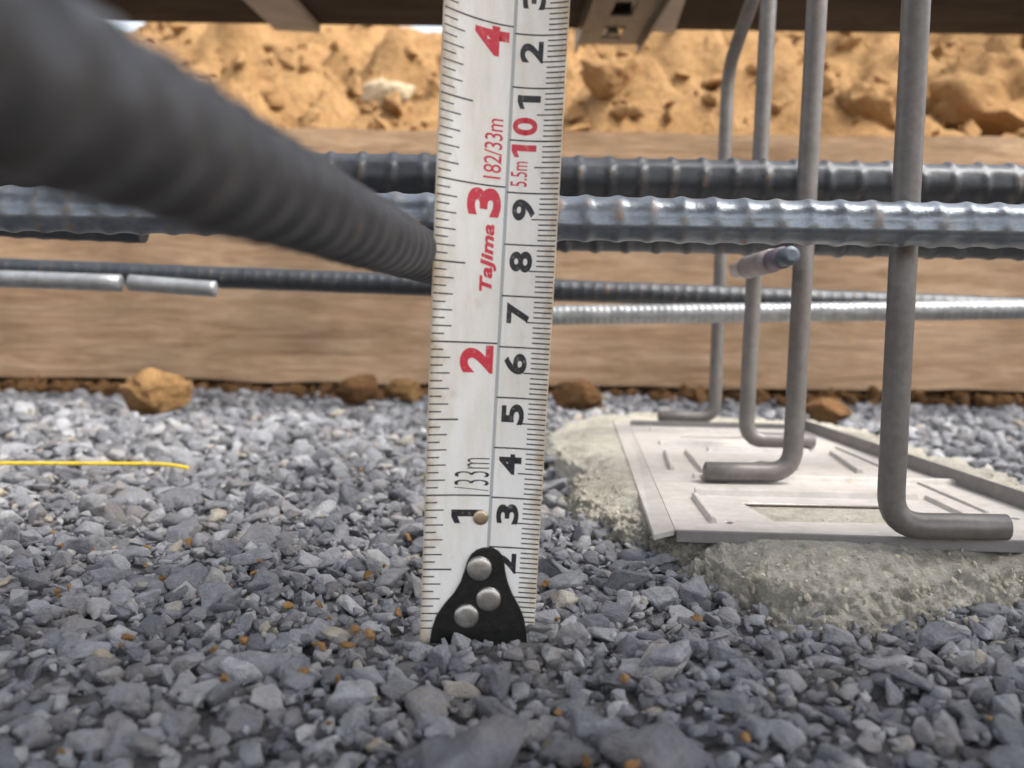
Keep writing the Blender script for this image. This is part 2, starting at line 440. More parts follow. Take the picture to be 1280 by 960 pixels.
Z = Z * (1 - back) + .17 * back - .03 * (Y > 2.4)
pn = np.stack([X, Y, X * 0], -1)
lump = np.abs(fbm(pn * 7, 4, 21)); lump2 = fbm(pn * 19, 3, 31)
env = np.clip((Y - .77) / .10, .10, 1)
damp = np.clip((1.46 - Y) / .45, .22, 1)
Z += env * damp * (.07 * (lump - .42) + .016 * lump2 + .006 * fbm(pn * 60, 2, 41))
# rounded clods pressed into the slope
for _ in range(900):
    a, b = rng.uniform(-1.5, 1.5), rng.uniform(.80, 1.36)
    r = (.008 + .034 * rng.random() ** 3) * (1 if b < 1.15 else .5)
    d2 = ((X - a) ** 2 + (Y - b) ** 2) / r ** 2
    m = d2 < 1
    Z[m] += r * .75 * np.sqrt(1 - d2[m])
V = np.stack([X, Y, Z], -1).reshape(-1, 3)
nxg = len(gx)
idx = np.arange(len(gy) * nxg).reshape(len(gy), nxg)
Fm = np.stack([idx[:-1, :-1], idx[:-1, 1:], idx[1:, 1:], idx[1:, :-1]], -1).reshape(-1, 4)
tag(mesh_np('earth_mound', V, Fm, M['soil']), kind='structure')
def mound_z(x, y):
    i = int(np.clip(np.searchsorted(gx, x), 1, nxg - 1)); j = int(np.clip(np.searchsorted(gy, y), 1, len(gy) - 1))
    return Z[j, i]
cl = []
for _ in range(4200):
    a, b = rng.uniform(-1.2, 1.2), rng.uniform(.785, 1.36)
    s = (.0025 + .019 * rng.random() ** 4.5) * (1 if b < 1.2 else .55)
    cl.append((a, b, mound_z(a, b) + .15 * s, s))
for _ in range(420):                             # soil that has rolled onto the top edge of the plank
    a = rng.uniform(-.75, .75); s = .0012 + .006 * rng.random() ** 2.5
    cl.append((a, rng.uniform(.724, .765), P(640, 167, .72).z - .012 * a + .35 * s, s))
tag(join_stones('soil_lumps', np.array(cl), rot_mats(len(cl), .6), FINE, M['clod'], None), 'small orange soil lumps covering the slope of the mound', 'soil lumps')

def clod(name, centre, r, label, m, seed, flat=.75, cat='clod', group=None):
    bm = bmesh.new(); bmesh.ops.create_icosphere(bm, subdivisions=4, radius=1)
    Vv = np.array([v.co[:] for v in bm.verts]); Fc = np.array([[v.index for v in f.verts] for f in bm.faces]); bm.free()
    nn = fbm(Vv * 1.5 + seed, 4, seed); n2 = fbm(Vv * 5 + seed, 3, seed + 9)
    Vv = Vv * (1 + .30 * nn + .15 * n2 + .07 * fbm(Vv * 13 + seed, 2, seed + 3))[:, None]
    # knock a few flat facets into it
    rr = np.random.default_rng(seed)
    for _ in range(7):
        d = rr.normal(size=3); d /= np.linalg.norm(d)
        h = Vv @ d; lim = rr.uniform(.62, .85)
        Vv -= np.outer(np.maximum(h - lim, 0) * .85, d)
    Vv = Vv * (r * np.array([1.15, .9, flat])) + np.array(centre)
    o = mesh_np(name, Vv, Fc, m); tag(o, label, cat, group)
    return o
def on_slope(px, py):
    for d in np.arange(.80, 1.5, .005):
        q = P(px, py, d)
        if q.z <= mound_z(q.x, q.y): return q
    return P(px, py, 1.38)
q = on_slope(1248, 150); clod('soil_clod', (q.x, q.y + .012, q.z + .016), .058, 'big angular block of orange soil on the mound at the far right', M['clod'], 3, .95)
q = on_slope(485, 128); clod('soil_clod', (q.x, q.y + .005, q.z + .004), .024, 'pale whitish lump on the mound just left of the tape', M['pale_clod'], 5, .7)
q = on_slope(1090, 150); clod('soil_clod', (q.x, q.y + .004, q.z + .008), .026, 'round orange soil lump between the two nearest upright steel legs', M['clod'], 8, .9)
q = on_slope(765, 105); clod('soil_clod', (q.x, q.y + .01, q.z + .006), .027, 'brown soil clod on the mound right below the hanging metal clip', M['clod'], 12, .7)
q = on_slope(1180, 155); clod('soil_clod', (q.x, q.y + .01, q.z + .008), .036, 'rounded soil lump resting at the left of the big angular block', M['clod'], 17, .7)
for (a, b, r, lab, sd) in [(196, 493, .0190, 'large tan soil clod on the gravel at the foot of the plank, far left', 41),
                           (447, 485, .0150, 'brown soil clod against the plank foot, left of the tape', 44),
                           (507, 486, .0125, 'small flat brown clod at the plank foot, touching the tape edge in view', 47),
                           (724, 496, .0150, 'dark brown clod against the plank foot, just right of the tape', 51),
                           (1030, 512, .0120, 'small brown clod on the gravel behind the third steel leg', 54)]:
    g = G(a, b + r * 1107 / .66 * .5, .006)
    clod('soil_clod', (g.x, min(g.y, .69), .005 + r * .5), r, lab, M['clod'] if sd in (41, 47) else M['shaded_soil'], sd, .72)
# strip of loose soil at the plank foot, gap shade put into its colour
cl = []
for _ in range(1100):
    a = rng.uniform(-.62, .62); b = rng.normal(.712, .015); s = .003 + .009 * rng.random() ** 2.2
    cl.append((a, b, .001 + .3 * s, s))
tag(join_stones('loose_soil', np.array(cl), rot_mats(len(cl), .6), FINE, M['shaded_soil'], None), 'strip of loose brown soil, shade put into its colour, along the foot of the plank', 'loose soil')

# ------------------------------------------------------------------ plank and overhead board
def plank():
    d = .72
    a, b = P(-700, 459, d), P(2000, 492, d)
    zb = (P(640, 479, d).z); zt = P(640, 167, d).z
    n = 90; W = .036
    rows = [0, .02, .06] + list(np.linspace(.1, .94, 24)) + [.98, 1]
    bm = bmesh.new()
    grid = []
    for s in (0, 1):
        g = []
        for j, v in enumerate(rows):
            row = []
            for i in range(n + 1):
                u = i / n; x = a.x + (b.x - a.x) * u; y = a.y + (b.y - a.y) * u + s * W
                wob = .0016 * math.sin(7 * u + 1) + .0012 * float(noise(np.array([u * 34, s * 3, 0.])))
                z = zb + (zt - zb) * v + (wob if v > .9 else wob * 1.2 if v < .03 else 0)
                row.append(bm.verts.new((x, y - (.0012 * float(noise(np.array([u * 22, v * 9, 2.]))) if s == 0 else 0), z)))
            g.append(row)
        grid.append(g)
    for s in (0, 1):
        for j in range(len(rows) - 1):
            for i in range(n):
                q = [grid[s][j][i], grid[s][j][i + 1], grid[s][j + 1][i + 1], grid[s][j + 1][i]]
                bm.faces.new(q if s == 0 else q[::-1])
    for j in (0, len(rows) - 1):
        for i in range(n):
            q = [grid[0][j][i], grid[0][j][i + 1], grid[1][j][i + 1], grid[1][j][i]]
            bm.faces.new(q if j else q[::-1])
    for i in (0, n):
        for j in range(len(rows) - 1):
            q = [grid[0][j][i], grid[0][j + 1][i], grid[1][j + 1][i], grid[1][j][i]]
            bm.faces.new(q)
    bmesh.ops.recalc_face_normals(bm, faces=bm.faces[:])
    o = bm_obj('formwork_plank', bm, M['plank'], smooth=False)
    tag(o, 'weathered tan timber plank on edge behind the bars, holding back the earth mound', 'plank')
plank()

ZB = .270
def edge_pt(px, py): return G(px, py, ZB)
e0, e1 = edge_pt(-900, 13), edge_pt(2200, 58)
dv = (e1 - e0).normalized(); nv = Vector((-dv.y, dv.x, 0))     # nv points away from the camera
BW = .13
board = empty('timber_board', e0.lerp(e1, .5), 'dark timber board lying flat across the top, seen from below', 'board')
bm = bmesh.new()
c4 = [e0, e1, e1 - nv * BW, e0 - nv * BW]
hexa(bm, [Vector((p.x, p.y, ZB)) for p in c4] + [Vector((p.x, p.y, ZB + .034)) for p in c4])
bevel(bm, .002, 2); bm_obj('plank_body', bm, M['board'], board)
g0, g1 = e0 - nv * .50, e1 - nv * .50            # added board, unseen above the frame, to shade the near gravel
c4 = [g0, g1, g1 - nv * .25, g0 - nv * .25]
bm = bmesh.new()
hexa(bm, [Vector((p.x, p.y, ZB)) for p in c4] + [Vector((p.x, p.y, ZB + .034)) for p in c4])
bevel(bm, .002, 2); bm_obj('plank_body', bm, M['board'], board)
def batten(px0, px1, t):
    a, b = edge_pt(px0, 30), edge_pt(px1, 33)
    depth_dir = Vector((.075, 1, 0)).normalized()
    a = a - depth_dir * .004; b = b - depth_dir * .004
    q = [a, b, b - depth_dir * .74, a - depth_dir * .74]
    bm = bmesh.new()
    hexa(bm, [Vector((p.x, p.y, ZB - t)) for p in q] + [Vector((p.x, p.y, ZB + .0005)) for p in q])
    bevel(bm, .0012, 1); bm_obj('batten', bm, M['batten'], board)
batten(345, 403, .006); batten(785, 843, .006)

# metal clip hanging below the board: channel with a slotted web and two turned lips
def clip():
    c = edge_pt(760, 38)
    root = empty('metal_clip', (c.x, c.y - .01, ZB - .002), 'grey slotted metal clip hanging under the dark board, right of the tape top', 'clip')
    w, L, z0, tk = .0215, .13, ZB - .0085, .0016
    ang = .04
    def tp(x, y, z): return Vector((c.x + x + y * ang * -1, c.y + .004 + y, z))
    def box(bm, x0, x1, y0, y1, za, zb):
        hexa(bm, [tp(x0, y0, za), tp(x1, y0, za), tp(x1, y1, za), tp(x0, y1, za), tp(x0, y0, zb), tp(x1, y0, zb), tp(x1, y1, zb), tp(x0, y1, zb)])
    bm = bmesh.new()
    box(bm, -w, -.007, -L, 0, z0, z0 + tk); box(bm, .007, w, -L, 0, z0, z0 + tk)
    for y0, y1 in ((-.014, 0), (-.060, -.040), (-.13, -.086)): box(bm, -.0068, .0068, y0, y1, z0, z0 + tk)
    bm_obj('web', bm, M['clip'], root)
    for s in (-1, 1):
        bm = bmesh.new(); x0 = s * w
        box(bm, min(x0, x0 + s * tk), max(x0, x0 + s * tk), -L, .003, z0 - .006, ZB + .001)
        bevel(bm, .0004, 1); bm_obj('lip', bm, M['clip'], root)
    bm = bmesh.new(); box(bm, -.004, .004, -.05, -.008, z0 + .002, z0 + .0045); bm_obj('tongue', bm, M['clip'], root)
    bm = bmesh.new()
    bmesh.ops.create_cone(bm, cap_ends=True, segments=16, radius1=.0042, radius2=.0035, depth=.003, matrix=Matrix.Translation(tp(0, -.028, z0 - .0005)))
    bm_obj('bolt_head', bm, M['clip'], root)
clip()

# ------------------------------------------------------------------ bars
def frame_of(a, b):
    t = (b - a).normalized(); up = Vector((0, 0, 1))
    s = t.cross(up).normalized(); n = s.cross(t).normalized()
    return t, s, n
def rebar(name, a, b, r, pitch, ridge, m, label, rib_deg=0, rib_h=.09, rib_w=.24, phase=0.0, width=.17, cat='reinforcing bar', group=None, sharp=2.0, nth=44, spp=12, skew=0, miss=None, root=None):
    """deformed bar from a to b: rings of ridges broken by two lengthwise ribs; r is the core radius"""
    t, s, n = frame_of(a, b)                     # s points to the viewer's side or away, n up
    L = (b - a).length
    ns = int(L / pitch * spp)
    S = np.linspace(0, L, ns + 1); TH = np.linspace(0, 2 * np.pi, nth, endpoint=False)
    SS, TT = np.meshgrid(S, TH, indexing='ij')
    u = (SS / pitch + phase + skew * np.sin(TT)) % 1.0
    dist = np.minimum(u, 1 - u) / width
    rg = np.exp(-dist ** sharp)
    th0 = R(rib_deg)
    dth = np.abs((TT - th0 + np.pi / 2) % np.pi - np.pi / 2)
    ribm = 1 / (1 + np.exp((dth - rib_w) / .035))
    ridge_f = rg * (1 - ribm)
    if miss:
        for (s0, s1) in miss: ridge_f *= 1 - ((SS > s0) & (SS < s1))
    hand = 1 + .02 * fbm(np.stack([SS / pitch * .9, TT * 1.5, TT * 0], -1), 2, 3)
    rad = r * hand + r * ridge * ridge_f + r * rib_h * ribm
    A = np.array(a)
    V = A + SS[..., None] * np.array(t) + (rad * np.cos(TT))[..., None] * np.array(s) + (rad * np.sin(TT))[..., None] * np.array(n)
    V = V.reshape(-1, 3)
    idx = np.arange((ns + 1) * nth).reshape(ns + 1, nth); nxt = np.roll(idx, -1, 1)
    Fq = np.stack([idx[:-1], nxt[:-1], nxt[1:], idx[1:]], -1).reshape(-1, 4)
    F = [tuple(f) for f in Fq.tolist()]
    F.append(tuple(idx[0].tolist())); F.append(tuple(idx[-1][::-1].tolist()))
    o = mesh_np(name, V, F, m, root, attr=ridge_f.ravel())
    me = o.data
    me.polygons[len(me.polygons) - 1].use_smooth = False; me.polygons[len(me.polygons) - 2].use_smooth = False
    bm = bmesh.new(); bm.from_mesh(me); bmesh.ops.recalc_face_normals(bm, faces=bm.faces[:]); bm.to_mesh(me); bm.free()
    if root is None: tag(o, label, cat, group)
    return o
def line(p0, p1, ta, tb):
    return p0 + (p1 - p0) * ta, p0 + (p1 - p0) * tb
# thick bar coming from right beside the lens to the tape
p0, p1 = P(245, 197, .0685), P(490, 303.5, .150)
a, b = line(p0, p1, -.47, 3.0)
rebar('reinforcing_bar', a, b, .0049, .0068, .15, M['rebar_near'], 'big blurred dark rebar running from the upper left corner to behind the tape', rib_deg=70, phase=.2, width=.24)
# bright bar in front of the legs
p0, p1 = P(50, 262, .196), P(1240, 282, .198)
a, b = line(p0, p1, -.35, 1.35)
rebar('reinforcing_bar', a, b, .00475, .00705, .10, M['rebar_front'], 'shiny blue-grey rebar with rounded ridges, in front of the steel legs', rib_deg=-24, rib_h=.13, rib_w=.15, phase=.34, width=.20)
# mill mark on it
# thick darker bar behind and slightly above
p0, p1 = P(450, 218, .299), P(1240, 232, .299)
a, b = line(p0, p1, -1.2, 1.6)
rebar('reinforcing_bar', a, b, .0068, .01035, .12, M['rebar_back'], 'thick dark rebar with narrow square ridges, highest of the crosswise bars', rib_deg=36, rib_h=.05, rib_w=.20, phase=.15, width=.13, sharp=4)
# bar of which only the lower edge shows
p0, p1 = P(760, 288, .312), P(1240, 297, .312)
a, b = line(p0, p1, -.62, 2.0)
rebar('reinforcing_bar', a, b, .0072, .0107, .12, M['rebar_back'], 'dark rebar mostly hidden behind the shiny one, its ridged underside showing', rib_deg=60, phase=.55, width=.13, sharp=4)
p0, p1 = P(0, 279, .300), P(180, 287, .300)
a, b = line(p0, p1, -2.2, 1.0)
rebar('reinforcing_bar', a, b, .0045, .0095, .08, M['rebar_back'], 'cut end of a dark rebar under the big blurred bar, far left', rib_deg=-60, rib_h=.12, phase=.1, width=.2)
# thin bars low on the plank
p0, p1 = P(0, 336, .41), P(700, 363, .41)
a, b = line(p0, p1, -.6, 2.6)
rebar('thin_bar', a, b, .0046, .0052, .05, M['rebar_back'], 'thin dark bar crossing low in front of the plank, white along its top', rib_deg=72, rib_h=.1, rib_w=.35, phase=.1, width=.2, spp=8, nth=32)
def rod(name, pts, r, m, label=None, cat=None, parent=None, nth=18, caps=True, group=None, seg=8):
    """smooth round rod along a polyline with rounded bends"""
    V, F = [], []
    pts = [Vector(p) for p in pts]
    t0 = None; nrm = None
    rings = []
    for i, p in enumerate(pts):
        t = ((pts[i + 1] - p) if i == 0 else (p - pts[i - 1]) if i == len(pts) - 1 else (pts[i + 1] - p).normalized() + (p - pts[i - 1]).normalized()).normalized()
        if nrm is None:
            nrm = t.orthogonal().normalized()
        else:
            nrm = (nrm - t * nrm.dot(t)).normalized()
        bi = t.cross(nrm)
        rings.append((p, nrm.copy(), bi, t))
    def ring(p, n_, b_, rr):
        return [p + (n_ * math.cos(2 * math.pi * k / nth) + b_ * math.sin(2 * math.pi * k / nth)) * rr for k in range(nth)]
    seq = []
    p, n_, b_, t = rings[0]
    for q in (.55, .85, 1.0): seq.append(ring(p + t * (r * .22 * (q - .55) / .45), n_, b_, r * q))
    for p, n_, b_, t in rings[1:-1]: seq.append(ring(p, n_, b_, r))
    p, n_, b_, t = rings[-1]
    for q in (1.0, .85, .55): seq.append(ring(p - t * (r * .22 * (q - .55) / .45), n_, b_, r * q))
    for s_ in seq: V += [tuple(v) for v in s_]
    for j in range(len(seq) - 1):
        for k in range(nth):
            F.append((j * nth + k, j * nth + (k + 1) % nth, (j + 1) * nth + (k + 1) % nth, (j + 1) * nth + k))
    F.append(tuple(range(nth))[::-1]); F.append(tuple((len(seq) - 1) * nth + k for k in range(nth)))
    o = mesh_np(name, V, F, m, parent)
    bm = bmesh.new(); bm.from_mesh(o.data); bmesh.ops.recalc_face_normals(bm, faces=bm.faces[:]); bm.to_mesh(o.data); bm.free()
    o.data.polygons[-1].use_smooth = False; o.data.polygons[-2].use_smooth = False
    if label: tag(o, label, cat, group)
    return o
def spread(a, b, n=12): return [a.lerp(b, i / n) for i in range(n + 1)]
rod('steel_rod', spread(P(-250, 339, .395), P(153, 354, .395)), .0038, M['rod'], 'smooth light grey rod ending beside a shorter rod at lower left of the bars', 'rod')
rod('steel_rod', spread(P(160, 353, .395), P(262, 361, .395), 6) + [P(264, 361, .395), P(271, 361.5, .395)], .0036, M['rod'], 'short light grey rod piece with a dark cut end, low on the plank at left', 'rod')
a, b = P(690, 394, .398), P(1500, 384, .395)
rebar('thin_bar', a, b, .0042, .0030, .05, M['rod'], 'light grey finely threaded bar low in front of the plank at the right', rib_h=0, width=.3, spp=6, nth=28, cat='threaded bar')

# pin with a plastic sleeve under the bars
pc0, pc1 = P(990, 319, .258), P(921, 338, .300)
tr = empty('form_tie', pc1, 'short pinkish plastic sleeve with a blue-grey pin end, poking out under the shiny bar', 'tie')
rod('pin', spread(pc0, pc0.lerp(pc1, .25), 3), .0028, M['pin'], parent=tr)
rod('band', spread(pc0.lerp(pc1, .12), pc0.lerp(pc1, .34), 3), .0033, M['purple'], parent=tr)
rod('sleeve', spread(pc0.lerp(pc1, .30), pc0.lerp(pc1, .80), 4), .0037, M['sleeve'], parent=tr)
rod('cap', spread(pc0.lerp(pc1, .78), pc1, 4), .0029, M['sleeve_cap'], parent=tr)

# ------------------------------------------------------------------ bar support: tray-like base plate with four bent legs
pad_top = ZP - .0010
fl, bl = G(845, 663, ZP), G(788, 532, ZP)
fr, br = G(1400, 680, ZP), G(1004, 537, ZP)
sup = empty('bar_support', G(1000, 600, ZP), 'light grey pressed steel base plate with four bent rod legs, on the mortar pad', 'bar support')
def plate():
    cu = bpy.data.curves.new('plate', 'CURVE'); cu.dimensions = '2D'; cu.fill_mode = 'BOTH'
    def poly(pts):
        s = cu.splines.new('POLY'); s.points.add(len(pts) - 1); s.use_cyclic_u = True
        for q, p in zip(s.points, pts): q.co = (p[0], p[1], 0, 1)
    poly([fl, fr, br, bl])
    hole = lambda L: poly([G(a, b, ZP) for a, b in L])
    hole([(926, 628), (1118, 632), (1157, 655), (968, 652)])
    hole([(912, 581), (950, 575), (985, 579), (1000, 588), (912, 589)])
    hole([(846, 544.2), (962, 545.6), (966, 548.2), (852, 546.8)])
    c = G(911, 653, ZP); poly([(c.x + .0013 * math.cos(k * math.pi / 6), c.y + .0016 * math.sin(k * math.pi / 6)) for k in range(12)])
    c = G(1268, 648, ZP); poly([(c.x + .0013 * math.cos(k * math.pi / 6), c.y + .0016 * math.sin(k * math.pi / 6)) for k in range(12)])
    cu.extrude = .0004
    tmp = bpy.data.objects.new('tmp', cu); COL.objects.link(tmp)
    dg = bpy.context.evaluated_depsgraph_get(); dg.update()
    me = bpy.data.meshes.new_from_object(tmp.evaluated_get(dg)); bpy.data.objects.remove(tmp)
    bm = bmesh.new(); bm.from_mesh(me); bpy.data.meshes.remove(me)
    for v in bm.verts: v.co.z += ZP - .0004
    bmesh.ops.remove_doubles(bm, verts=bm.verts[:], dist=1e-6)
    bm_obj('base_plate', bm, M['plate'], sup)
plate()
def strip(name, a, b, w, h, m, z0=ZP, bev=.0003, side=None, parent=None):
    """pressed rib: low bar from a to b"""
    t = (b - a).normalized(); s = Vector((-t.y, t.x, 0)).normalized() * (w / 2)
    bm = bmesh.new()
    sl = s * .55
    hexa(bm, [a - s, b - s, b + s, a + s] if False else [Vector((p.x, p.y, z0 - .0003)) for p in (a - s, b - s, b + s, a + s)] +
         [Vector((p.x, p.y, z0 + h)) for p in (a - sl, b - sl, b + sl, a + sl)] if True else [])
    bmesh.ops.recalc_face_normals(bm, faces=bm.faces[:])
    bevel(bm, bev, 2)
    return bm_obj(name, bm, m, parent or sup, smooth=False)
PL = lambda a, b: G(a, b, ZP)
# pressed ribs
strip('pressed_rib', PL(868, 618), PL(1146, 624), .0034, .0020, M['plate'])
strip('pressed_rib', PL(866, 597), PL(1240, 606), .0040, .0016, M['plate'])
strip('pressed_rib', PL(884, 563), PL(1010, 566), .0050, .0016, M['plate'])
strip('pressed_rib', PL(824, 554.5), PL(1005, 557), .0044, .0016, M['plate'])
strip('pressed_rib', PL(812, 538), PL(990, 541), .0040, .0016, M['plate'])
strip('pressed_rib', PL(832, 566), PL(840, 588), .0022, .0016, M['plate'])
strip('pressed_rib', PL(858, 566), PL(880, 592), .0022, .0016, M['plate'])
strip('pressed_rib', PL(868, 622), PL(892, 654), .0022, .0016, M['plate'])
strip('pressed_rib', PL(1040, 568), PL(1075, 592), .0030, .0016, M['plate'])
strip('pressed_rib', PL(1160, 624), PL(1235, 660), .0034, .0013, M['plate'])
strip('pressed_rib', PL(1045, 560), PL(1235, 642), .0016, .0008, M['plate'])
# turned rims: front, back and right stand up, the left one slopes outward
def rim(a, b, h, th, name='rim', m=None, out=None):
    bm = bmesh.new()
    t = (b - a).normalized(); s = Vector((-t.y, t.x, 0)) * th
    lo, hi = ZP - .0028, ZP + h
    hexa(bm, [Vector((p.x, p.y, lo)) for p in (a, b, b + s, a + s)] + [Vector((p.x, p.y, hi)) for p in (a, b, b + s, a + s)])
    bevel(bm, .00025, 2); bm_obj(name, bm, m or M['plate_shaded'], sup)
rim(fr + Vector((.0005, -.0009, 0)), fl + Vector((0, -.0009, 0)), .0003, -.0009)
rim(br, bl, .0026, -.0009)
rim(fr, br + Vector((0, 0, 0)), .0048, -.0010)
ol0, ol1 = G(817, 668, ZP - .0010), G(766, 525, ZP - .0005)
bm = bmesh.new()
e_f, e_b = Vector(fl), Vector(bl) + (bl - fl).normalized() * .0005
ribw = Vector((.0006, 0, 0))
vs = [bm.verts.new(p) for p in (ol0, e_f + Vector((-.0003, 0, .0003)), e_b + Vector((-.0003, 0, .0003)), ol1)]
f = bm.faces.new(vs)
ex = bmesh.ops.extrude_face_region(bm, geom=[f]); bmesh.ops.translate(bm, vec=(0, 0, -.0016), verts=[v for v in ex['geom'] if isinstance(v, bmesh.types.BMVert)])
bmesh.ops.recalc_face_normals(bm, faces=bm.faces[:]); bevel(bm, .0002, 1)
bm_obj('rim', bm, M['plate'], sup)
# legs
def leg(px, py, d, r, foot_px, lean_x, bend=None, segs=8, mfoot=None):
    """py is where the axis reaches its lowest; the foot runs to foot_px on the plate"""
    base = P(px, py, d); zf = ZP + r + .0004
    base = G(px, py, zf)
    dirf = Vector((1 if foot_px > px else -1, 0, 0))
    lean = Vector((lean_x, 0, 1)).normalized()
    rb = r * 2.6
    corner = Vector((base.x, base.y, zf))
    pts = []
    foot_end = G(foot_px, py + (foot_px - px) * .016, zf); foot_end.y = base.y
    foot_end.z = zf
    pts.append(foot_end); pts.append(corner.lerp(foot_end, .55))
    a0, a1 = corner + dirf * rb, corner + lean * rb
    for k in range(segs + 1):
        t = k / segs
        pts.append(a0 * (1 - t) ** 2 + corner * 2 * t * (1 - t) + a1 * t * t)
    top = corner + lean * .62
    if bend is None:
        pts += [corner + lean * h for h in (.04, .08, .14, .22, .30)]
    else:
        bh, tgt = bend
        kp = corner + lean * bh
        nxt = tgt
        pts += [corner + lean * h for h in (bh * .3, bh * .6, bh * .9)]
        for k in range(1, 6):
            t = k / 6; q0 = corner + lean * bh * .92; q2 = kp.lerp(nxt, .25)
            pts.append(q0 * (1 - t) ** 2 + kp * 2 * t * (1 - t) + q2 * t * t)
        pts += [kp.lerp(nxt, .6), nxt]
    return rod('leg', pts, r, M['leg'], parent=sup), foot_end, corner, lean
lD, fD, cD, _ = leg(1112, 657, .214, .0032, 1262, .004)
lC, fC, cC, _ = leg(990, 591, .285, .0032, 879, .015)
lB, fB, cB, leanB = leg(932, 550, .366, .0032, 1019, .018)
lA, fA, cA, _ = leg(893, 522, .428, .0032, 822, .008, bend=(.172, P(951, -30, .392)))
# weld beads where the feet are fixed
for f_, s_ in ((fD, -1), (fD, -2.6), (fC, 1), (fB, -1)):
    bm = bmesh.new(); bmesh.ops.create_icosphere(bm, subdivisions=3, radius=1)
    Vv = np.array([v.co[:] for v in bm.verts]); Fc = [tuple(v.index for v in f.verts) for f in bm.faces]; bm.free()
    Vv *= (1 + .22 * fbm(Vv * 2.4 + s_, 3, 7))[:, None]
    Vv = Vv * np.array([.0045, .0030, .0018]) + np.array([f_.x + s_ * .0045, f_.y + .0034, ZP + .0010])
    mesh_np('weld', Vv, Fc, M['weld'], sup)

# ------------------------------------------------------------------ mortar pad
def pad():
    na, nr = 1200, 110
    ang = np.linspace(0, 2 * np.pi, na, endpoint=False)
    d = pad_xy - pad_c; pa = np.arctan2(d[:, 1], d[:, 0]); pr = np.hypot(d[:, 0], d[:, 1])
    o = np.argsort(pa); rad = np.interp(ang, pa[o], pr[o], period=2 * np.pi)
    rad = sum(np.roll(rad, q) for q in range(-14, 15)) / 29
    tt = np.linspace(0, 1, nr)
    # profile: flat top, shoulder, steep and slightly undercut side
    rr = np.where(tt < .6, tt / .6 * .93, .93 + .07 * np.sin((tt - .6) / .4 * np.pi * .62) / math.sin(math.pi * .62) * (1))
    hh = np.where(tt < .6, 1 - .06 * (tt / .6) ** 4, 1 - .06 - 1.5 * ((tt - .6) / .4) ** 1.25)
    Aa, Tt = np.meshgrid(ang, np.arange(nr), indexing='ij')
    Rr = rr[Tt] * rad[:, None]; H = hh[Tt]
    V = np.stack([pad_c[0] + Rr * np.cos(Aa), pad_c[1] + Rr * np.sin(Aa), H * pad_top], -1)
    p = V * 1.0
    side = np.clip((tt[Tt] - .45) / .2, 0, 1)
    n1 = fbm(p * 150, 3, 61, .6); n2 = fbm(p * 520, 3, 71, .65); n3 = fbm(p * 45, 2, 81)
    out = np.stack([np.cos(Aa), np.sin(Aa), np.zeros_like(Aa)], -1)
    n4 = fbm(p * 1100, 2, 87, .6)
    pit = np.minimum(fbm(p * 300, 2, 95), 0)                     # pores and broken-out grains
    nrm = out * (side * .8)[..., None] + np.array([0, 0, 1.0]) * (1 - .45 * side)[..., None]
    amp = side * (.0028 * n3 + .0022 * n1 + .0010 * n2 + .0026 * pit + .0004 * n4) + (1 - side) * (.0003 * n2 + .0003 * n1)
    V += nrm * amp[..., None]
    # towards the left the pad slumps a little below the plate
    lft = np.clip((G(800, 600, ZP).x - V[..., 0]) / .02, 0, 1)
    V[..., 2] -= lft * .0012 * (1 - side)
    V[..., 2] -= .0026 * np.clip((rr[Tt] - .74) / .16, 0, 1) * (hh[Tt] > .2)
    top_lim = np.where(V[..., 2] > pad_top - .0002, pad_top - .0002, V[..., 2]); V[..., 2] = top_lim
    V = V.reshape(-1, 3)
    idx = np.arange(na * nr).reshape(na, nr); nxt = np.roll(idx, -1, 0)
    Fq = np.stack([idx[:, :-1], idx[:, 1:], nxt[:, 1:], nxt[:, :-1]], -1).reshape(-1, 4)
    o = mesh_np('mortar_pad', V, Fq, M['mortar'])
    # sand grains and chips standing out of the broken side
    Vg = V.reshape(na, nr, 3); rows = []
    while len(rows) < 1500:
        i, j = int(rng.integers(0, na)), int(rng.integers(int(nr * .5), int(nr * .97)))
        if Vg[i, j, 1] > pad_c[1] + .02 or Vg[i, j, 2] < .001: continue
        rows.append((*Vg[i, j], .0003 + .0011 * rng.random() ** 2.5))
    join_stones('mortar_grains', np.array(rows), rot_mats(len(rows), 1.2), COARSE, M['mortar_grain'], o)
    tag(o, 'rough cream mortar pad on the gravel under the steel base plate', 'mortar pad')
pad()

# ------------------------------------------------------------------ tape measure
TB = P(604.5, 805, .1785)                          # foot of the divider line, zero mark
TUP = Vector((math.sin(R(2.2)), 0, math.cos(R(2.2))))
TRT = Vector((math.cos(R(2.2)), 0, -math.sin(R(2.2))))
TFR = Vector((0, -1, 0))                        # towards the viewer
XL, XR = -1.285, 1.005                          # cm left and right of the divider
def kcurve(v):
    t = min(max(v / 10, 0), 1); t = t * t * (3 - 2 * t)
    return .12 + .9 * t
def T(x, v, off=0.0):
    """point on the tape face: x cm across from the divider line, v cm up from the hook, off mm in front"""
    k = kcurve(v); dep = k * (.386 * x * x - .247 * x)
    sl = k * (.772 * x - .247)
    nrm = (TFR + TRT * (-sl)).normalized()
    return TB + TUP * (v * .01) + TRT * (x * .01) + TFR * (dep * .01) + nrm * (off * .001)
tape = empty('tape_measure', T(0, 0), 'white steel tape measure blade standing upright on the gravel with red and black numerals', 'tape measure')
nxs, nvs = 24, 120
xsb = np.linspace(XL, XR, nxs + 1); vsb = np.linspace(-.05, 30, nvs + 1)
V = [tuple(T(x, v, 0)) for v in vsb for x in xsb] + [tuple(T(x, v, -.22)) for v in vsb for x in xsb]
att = [max(0, 1 - min(x - XL, (XR - x)) / .33) for v in vsb for x in xsb] * 2
